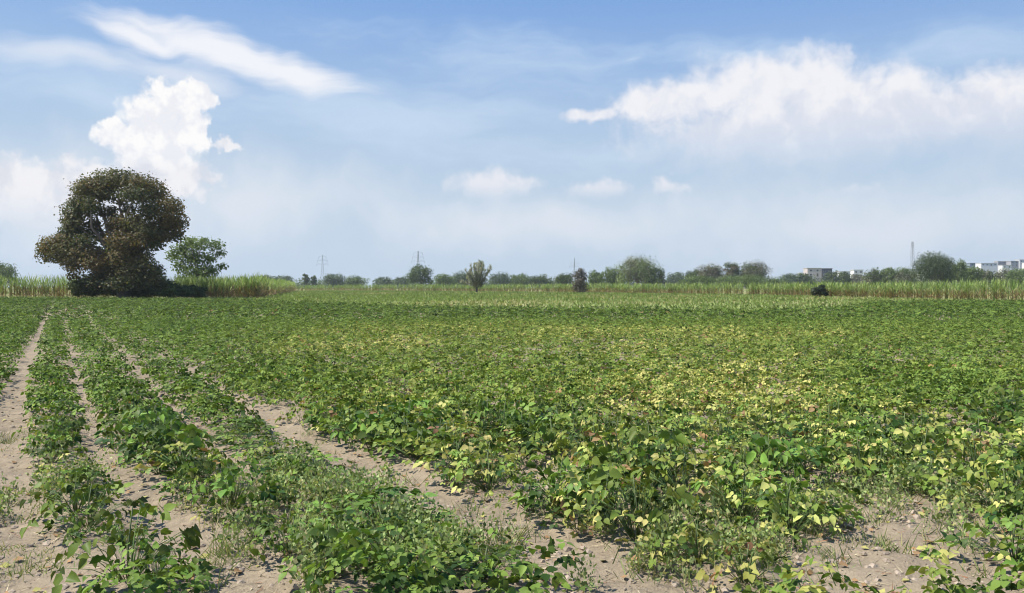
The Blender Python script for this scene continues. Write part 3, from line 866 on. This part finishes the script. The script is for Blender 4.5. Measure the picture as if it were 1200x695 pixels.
def pylon(px, top, D, label, w=7.0, arms=3, cat='pylon'):
    H = Z_at(top, D); x = X_at(px, D); root = empty('pylon' if arms else 'radio_mast', (x, D, 0)); root.rotation_euler.z = .25
    b = Buf(); col = (.30, .31, .32); e = .09
    wd = lambda f: (w / 2) * ((1 - f) ** 1.25 * .88 + .09) if arms else w / 2 * (1 - .55 * f)
    lv = [0, .16, .3, .42, .52, .61, .69, .77, .84, .92, 1.0]
    for sx, sy in ((-1, -1), (1, -1), (1, 1), (-1, 1)):
        tube(b, [(sx * wd(f), sy * wd(f), f * H) for f in lv], [e * 1.5] * len(lv), col, 4)
    for f0, f1 in zip(lv[:-1], lv[1:]):
        a, c = wd(f0), wd(f1)
        for (p, q) in (((-1, -1), (1, -1)), ((1, -1), (1, 1)), ((1, 1), (-1, 1)), ((-1, 1), (-1, -1))):
            tube(b, [(p[0] * a, p[1] * a, f0 * H), (q[0] * c, q[1] * c, f1 * H)], [e, e], col, 3)
            tube(b, [(q[0] * a, q[1] * a, f0 * H), (p[0] * c, p[1] * c, f1 * H)], [e, e], col, 3)
    b.obj('lattice_tower', M_STEEL, root, smooth=False)
    if arms:
        for f, L in ((.72, 7.5), (.83, 6.5), (.94, 5.0))[:arms]:
            c = Buf()
            for s in (-1, 1):
                for yy in (-1, 1):
                    tube(c, [(0, yy * wd(f), f * H), (s * L, 0, f * H + .2)], [e * 1.3, e * 1.1], col, 4)
                tube(c, [(0, 0, f * H + 2), (s * L, 0, f * H + .2)], [e, e], col, 4)
                tube(c, [(s * L, 0, f * H + .2), (s * L, 0, f * H - 2.2)], [.12, .16], (.2, .18, .17), 5)
            c.obj('crossarm', M_STEEL, root, smooth=False)
    else:
        c = Buf()
        for k in range(3):
            a = k * 2.094
            box(c, (math.cos(a) * 1.3 - .2, math.sin(a) * 1.3 - .2, H - 6), (math.cos(a) * 1.3 + .2, math.sin(a) * 1.3 + .2, H - 3), (.5, .5, .5))
            tube(c, [(0, 0, H - 4), (math.cos(a) * 1.3, math.sin(a) * 1.3, H - 4)], [.12, .12], col, 4)
        c.obj('antenna', M_STEEL, root, smooth=False)
    tag(root, label, cat, 'pylons on the horizon' if arms else None)
pylon(378, 299, 1150, 'faint lattice pylon far left on the horizon')
pylon(490, 294, 980, 'lattice pylon rising behind the compact dark single tree')
pylon(673, 302.5, 1300, 'faint thin pylon above the narrow grey shrub', w=4.5, arms=2)
pylon(1069, 283, 1000, 'tall lattice radio mast left of the big round tree', w=4.5, arms=0, cat='radio mast')

# ------------------------------------------------------------------ air
HAZE = 0.00015
if HAZE:
    b = Buf(); box(b, (-1520, -70, -1.5), (1520, 1600, 70)); o = b.obj('haze', M_CLOD, smooth=False); o.data.materials.clear()
    m, t = newmat('pale_air')
    v = t.node('ShaderNodeVolumePrincipled'); v.inputs['Color'].default_value = (.86, .92, 1, 1); v.inputs['Density'].default_value = HAZE
    v.inputs['Anisotropy'].default_value = .2
    oo = t.node('ShaderNodeOutputMaterial'); t.l.new(v.outputs[0], oo.inputs['Volume'])
    o.data.materials.append(m); tag(o, kind='stuff')

# ------------------------------------------------------------------ sky with clouds
W = bpy.data.worlds.new('World'); SC.world = W; W.use_nodes = True
t = NT(W.node_tree)
SKY_K = .15
sky = t.node('ShaderNodeTexSky', sky_type='NISHITA'); sky.sun_disc = False
sky.sun_elevation = SUN_EL; sky.sun_rotation = SUN_AZ % (2 * PI)
sky.altitude = 1000; sky.air_density = 1.0; sky.dust_density = .5; sky.ozone_density = 3.0
gen = t.node('ShaderNodeTexCoord').outputs['Generated']
sp = t.node('ShaderNodeSeparateXYZ'); t.l.new(gen, sp.inputs[0])
az = t.m('ARCTAN2', sp.outputs[0], sp.outputs[1]); el = t.m('ARCSINE', sp.outputs[2])
def A(px): return math.atan((px - CX) / F)
def E(px, py): return math.atan((HZ - py) / F * math.cos(A(px)))
co = t.node('ShaderNodeCombineXYZ'); t.l.new(az, co.inputs[0]); t.l.new(el, co.inputs[1])
uv = co.outputs[0]
def warped(scale, amt):
    n = t.node('ShaderNodeTexNoise', noise_dimensions='2D'); t.l.new(uv, n.inputs['Vector']); n.inputs['Scale'].default_value = scale; n.inputs['Detail'].default_value = 3
    n.inputs['Roughness'].default_value = .6
    s = t.node('ShaderNodeVectorMath', operation='SUBTRACT'); t.l.new(n.outputs['Color'], s.inputs[0]); s.inputs[1].default_value = (.5, .5, .5)
    k = t.node('ShaderNodeVectorMath', operation='SCALE'); t.l.new(s.outputs[0], k.inputs[0]); k.inputs['Scale'].default_value = amt
    a = t.node('ShaderNodeVectorMath', operation='ADD'); t.l.new(uv, a.inputs[0]); t.l.new(k.outputs[0], a.inputs[1])
    q = t.node('ShaderNodeSeparateXYZ'); t.l.new(a.outputs[0], q.inputs[0])
    return q.outputs[0], q.outputs[1], a.outputs[0]
def blob(wx, wy, px, py, rx, ry, rot=0.0):
    """1 at the centre of an ellipse, 0 at its rim, negative outside"""
    a, e = A(px), E(px, py); k = 1 / F * math.cos(a) ** 2
    c, s = math.cos(rot), math.sin(rot)
    dx = t.m('SUBTRACT', wx, a); dy = t.m('SUBTRACT', wy, e)
    u = t.m('MULTIPLY_ADD', dx, c / (rx * k), t.m('MULTIPLY', dy, -s / (rx * k)))
    v = t.m('MULTIPLY_ADD', dx, s / (ry / F), t.m('MULTIPLY', dy, c / (ry / F)))
    return t.m('SUBTRACT', 1.0, t.m('SQRT', t.m('ADD', t.m('MULTIPLY', u, u), t.m('MULTIPLY', v, v))))
def union(bs):
    r = bs[0]
    for b in bs[1:]: 
        x = t.node('ShaderNodeMath', operation='SMOOTH_MAX'); t.l.new(r, x.inputs[0]); t.l.new(b, x.inputs[1]); x.inputs[2].default_value = .25
        r = x.outputs[0]
    return r
cx1, cy1, wv1 = warped(16, .032)
cx0, cy0, wv0 = warped(40, .03)
nA = t.noise(wv1, 30, 6, .60, flat=True)
nB = t.noise(uv, 60, 4, .6, flat=True)
vo = t.node('ShaderNodeTexVoronoi', feature='SMOOTH_F1', voronoi_dimensions='2D'); t.l.new(wv0, vo.inputs['Vector']); vo.inputs['Scale'].default_value = 34
vo.inputs['Smoothness'].default_value = .35; vo.inputs['Detail'].default_value = 1.0; vo.inputs['Roughness'].default_value = .5
puff = t.m('SUBTRACT', .5, vo.outputs['Distance'])          # round heads of a heap cloud
def rough(base, n, amp, puffs=0.0):
    r = t.m('MULTIPLY_ADD', t.m('SUBTRACT', n, .5), amp, base)
    return t.m('MULTIPLY_ADD', puff, puffs, r) if puffs else r
# a piled white cumulus on the left
cum = union([blob(cx0, cy0, *p) for p in [(208, 122, 36, 26), (236, 114, 22, 14), (185, 140, 46, 26), (138, 156, 26, 16), (160, 165, 40, 18), (195, 165, 46, 26), (175, 184, 50, 18), (222, 145, 22, 34)]])
cumD = rough(t.m('ADD', cum, .16), nA, .6, .5)
cumM = t.step(-.05, .36, cumD)
cumM = t.m('MULTIPLY', cumM, t.step(E(190, 212), E(190, 178), el))
# low white heaps behind the big tree
low = union([blob(cx0, cy0, *p) for p in [(72, 208, 46, 24), (10, 212, 66, 26), (40, 238, 120, 34), (115, 215, 46, 24), (190, 205, 80, 24), (264, 172, 22, 9)]])
lowM = t.m('MULTIPLY', t.step(-.05, .5, rough(t.m('ADD', low, .12), nA, .9, .5)), .9)
lowM = t.m('MULTIPLY', lowM, t.step(E(50, 285), E(50, 215), el))
# veil under it
cx2, cy2, wv2 = warped(6, .06)
nV = t.noise(wv2, 12, 6, .6, flat=True)
veil = union([blob(cx2, cy2, *p) for p in [(100, 240, 280, 85), (290, 232, 240, 62), (640, 262, 340, 46), (1000, 265, 420, 60)]])
veilM = t.m('MULTIPLY', t.step(-.1, 1.0, rough(veil, nV, 1.0)), .86)
# right bank
bank = union([blob(cx1, cy1, *p) for p in [(905, 104, 130, 40), (800, 120, 80, 30), (985, 124, 95, 36), (1080, 140, 120, 40), (1185, 132, 120, 48), (688, 135, 38, 9), (950, 152, 220, 42), (1310, 120, 120, 60)]])
nL = t.noise(wv1, 11, 4, .6, flat=True)
bankD = rough(rough(t.m('ADD', bank, .22), nA, .65, .25), nL, .8)
bankM = t.step(-.05, .66, bankD)
below = t.step(E(900, 205), E(900, 135), el)     # the underside dissolves into haze
bankM = t.m('MULTIPLY', bankM, t.m('MULTIPLY_ADD', below, .74, .20))
# small far heaps
sm = union([blob(cx0, cy0, *p) for p in [(575, 218, 52, 17), (588, 211, 26, 13), (708, 225, 42, 14), (786, 219, 18, 11), (1010, 228, 44, 9)]])
smM = t.m('MULTIPLY', t.step(-.1, .9, rough(t.m('ADD', sm, .3), nA, 1.0, .5)), .78)
smM = t.m('MULTIPLY', smM, t.step(E(600, 240), E(600, 212), el))
# combed ice cloud
def combed(rot, sx, sy, src):
    mp = t.node('ShaderNodeMapping'); t.l.new(src, mp.inputs['Vector']); mp.inputs['Rotation'].default_value = (0, 0, rot); mp.inputs['Scale'].default_value = (sx, sy, 1)
    return t.noise(mp.outputs[0], 1.0, 6, .64, flat=True)
nC = combed(math.radians(14), 4, 24, wv2)
nD = combed(math.radians(-6), 3, 14, wv2)
cir = union([blob(cx2, cy2, *p) for p in [(265, 66, 175, 26, .24), (350, 92, 80, 20, .22), (170, 46, 110, 17, .12)]])
cirM = t.m('MULTIPLY', t.step(-.05, .75, rough(t.m('ADD', cir, .08), nC, 1.1)), .95)
cir2 = union([blob(cx2, cy2, *p) for p in [(70, 66, 150, 17, .08), (215, 92, 120, 18, .22)]])
cir2M = t.m('MULTIPLY', t.step(-.05, .9, rough(cir2, nC, 1.1)), .70)
cir3 = union([blob(cx2, cy2, *p) for p in [(620, 78, 280, 50, .05), (880, 62, 190, 30, .0), (120, 115, 260, 45, .1), (500, 140, 260, 50, 0), (735, 68, 30, 8), (1120, 60, 160, 40, 0), (700, 175, 300, 40)]])
cir3M = t.m('MULTIPLY', t.step(-.05, 1.2, rough(cir3, nD, 2.4)), .50)

def over(c, M, col):
    return t.mix(M, c, col)
K = 1 / SKY_K
def lit(v): return (v[0] * K / 2 ** EXPOSURE, v[1] * K / 2 ** EXPOSURE, v[2] * K / 2 ** EXPOSURE, 1)
# the photograph's response to the clear sky: each channel compressed
s3 = t.node('ShaderNodeSeparateColor'); t.l.new(sky.outputs[0], s3.inputs[0])
c3 = t.node('ShaderNodeCombineColor')
for i, (a_, g_) in enumerate([(.168, .56), (.268, .42), (.556, .20)]):
    t.l.new(t.m('MULTIPLY', t.m('POWER', s3.outputs[i], g_), a_ * K / 2 ** EXPOSURE), c3.inputs[i])
c = c3.outputs[0]
c = over(c, t.m('MULTIPLY', t.step(math.radians(21), math.radians(4), el), .85), lit((.56, .675, .79)))
c = over(c, cir3M, lit((.68, .81, .95)))
c = over(c, cir2M, lit((.78, .83, .92)))
c = over(c, cirM, lit((.92, .93, .97)))
c = over(c, veilM, lit((.755, .805, .875)))
shB = t.mix(t.step(.20, 1.0, t.m('ADD', t.m('MULTIPLY', t.m('SUBTRACT', nA, .5), 2.0), t.m('MULTIPLY_ADD', t.step(E(900, 185), E(900, 80), el), .7, .22))), lit((.74, .77, .86)), lit((.93, .92, .945)))
c = over(c, bankM, shB)
c = over(c, smM, lit((.90, .885, .92)))
c = over(c, lowM, t.mix(t.step(.35, .62, nA), lit((.76, .77, .83)), lit((.93, .915, .93))))
shC = t.mix(t.step(.30, .62, t.m('ADD', nB, t.m('MULTIPLY', puff, .35))), lit((.86, .87, .92)), lit((1.0, .99, .98)))
c = over(c, cumM, shC)
bg = t.node('ShaderNodeBackground'); t.l.new(c, bg.inputs['Color']); bg.inputs['Strength'].default_value = SKY_K
o = t.node('ShaderNodeOutputWorld'); t.l.new(bg.outputs[0], o.inputs['Surface'])

# ------------------------------------------------------------------ sun, camera, output
S = Vector((math.sin(SUN_AZ) * math.cos(SUN_EL), math.cos(SUN_AZ) * math.cos(SUN_EL), math.sin(SUN_EL)))
sd = bpy.data.lights.new('sun', 'SUN'); sd.energy = 5.0; sd.angle = math.radians(.53); sd.color = (1, .955, .88)
so = bpy.data.objects.new('sun', sd); so.location = S * 120; so.rotation_euler = S.to_track_quat('Z', 'Y').to_euler(); link(so)

cam = bpy.data.cameras.new('camera'); cam.sensor_width = 36; cam.lens = 36 * F / 1200
cam.clip_start = .1; cam.clip_end = 6000
co_ = bpy.data.objects.new('camera', cam); co_.location = (0, 0, EYE)
co_.rotation_euler = (PI / 2 - math.atan((347.5 - HZ) / F), 0, 0); link(co_); SC.camera = co_
SC.view_settings.view_transform = 'Standard'; SC.view_settings.look = 'None'
SC.view_settings.exposure = EXPOSURE; SC.view_settings.gamma = 1; SC.view_settings.use_curve_mapping = False
SC.cycles.max_bounces = 6; SC.cycles.transparent_max_bounces = 4; SC.cycles.diffuse_bounces = 2; SC.cycles.volume_bounces = 0
SC.cycles.transmission_bounces = 3; SC.cycles.use_denoising = True; SC.cycles.filter_width = 1.05
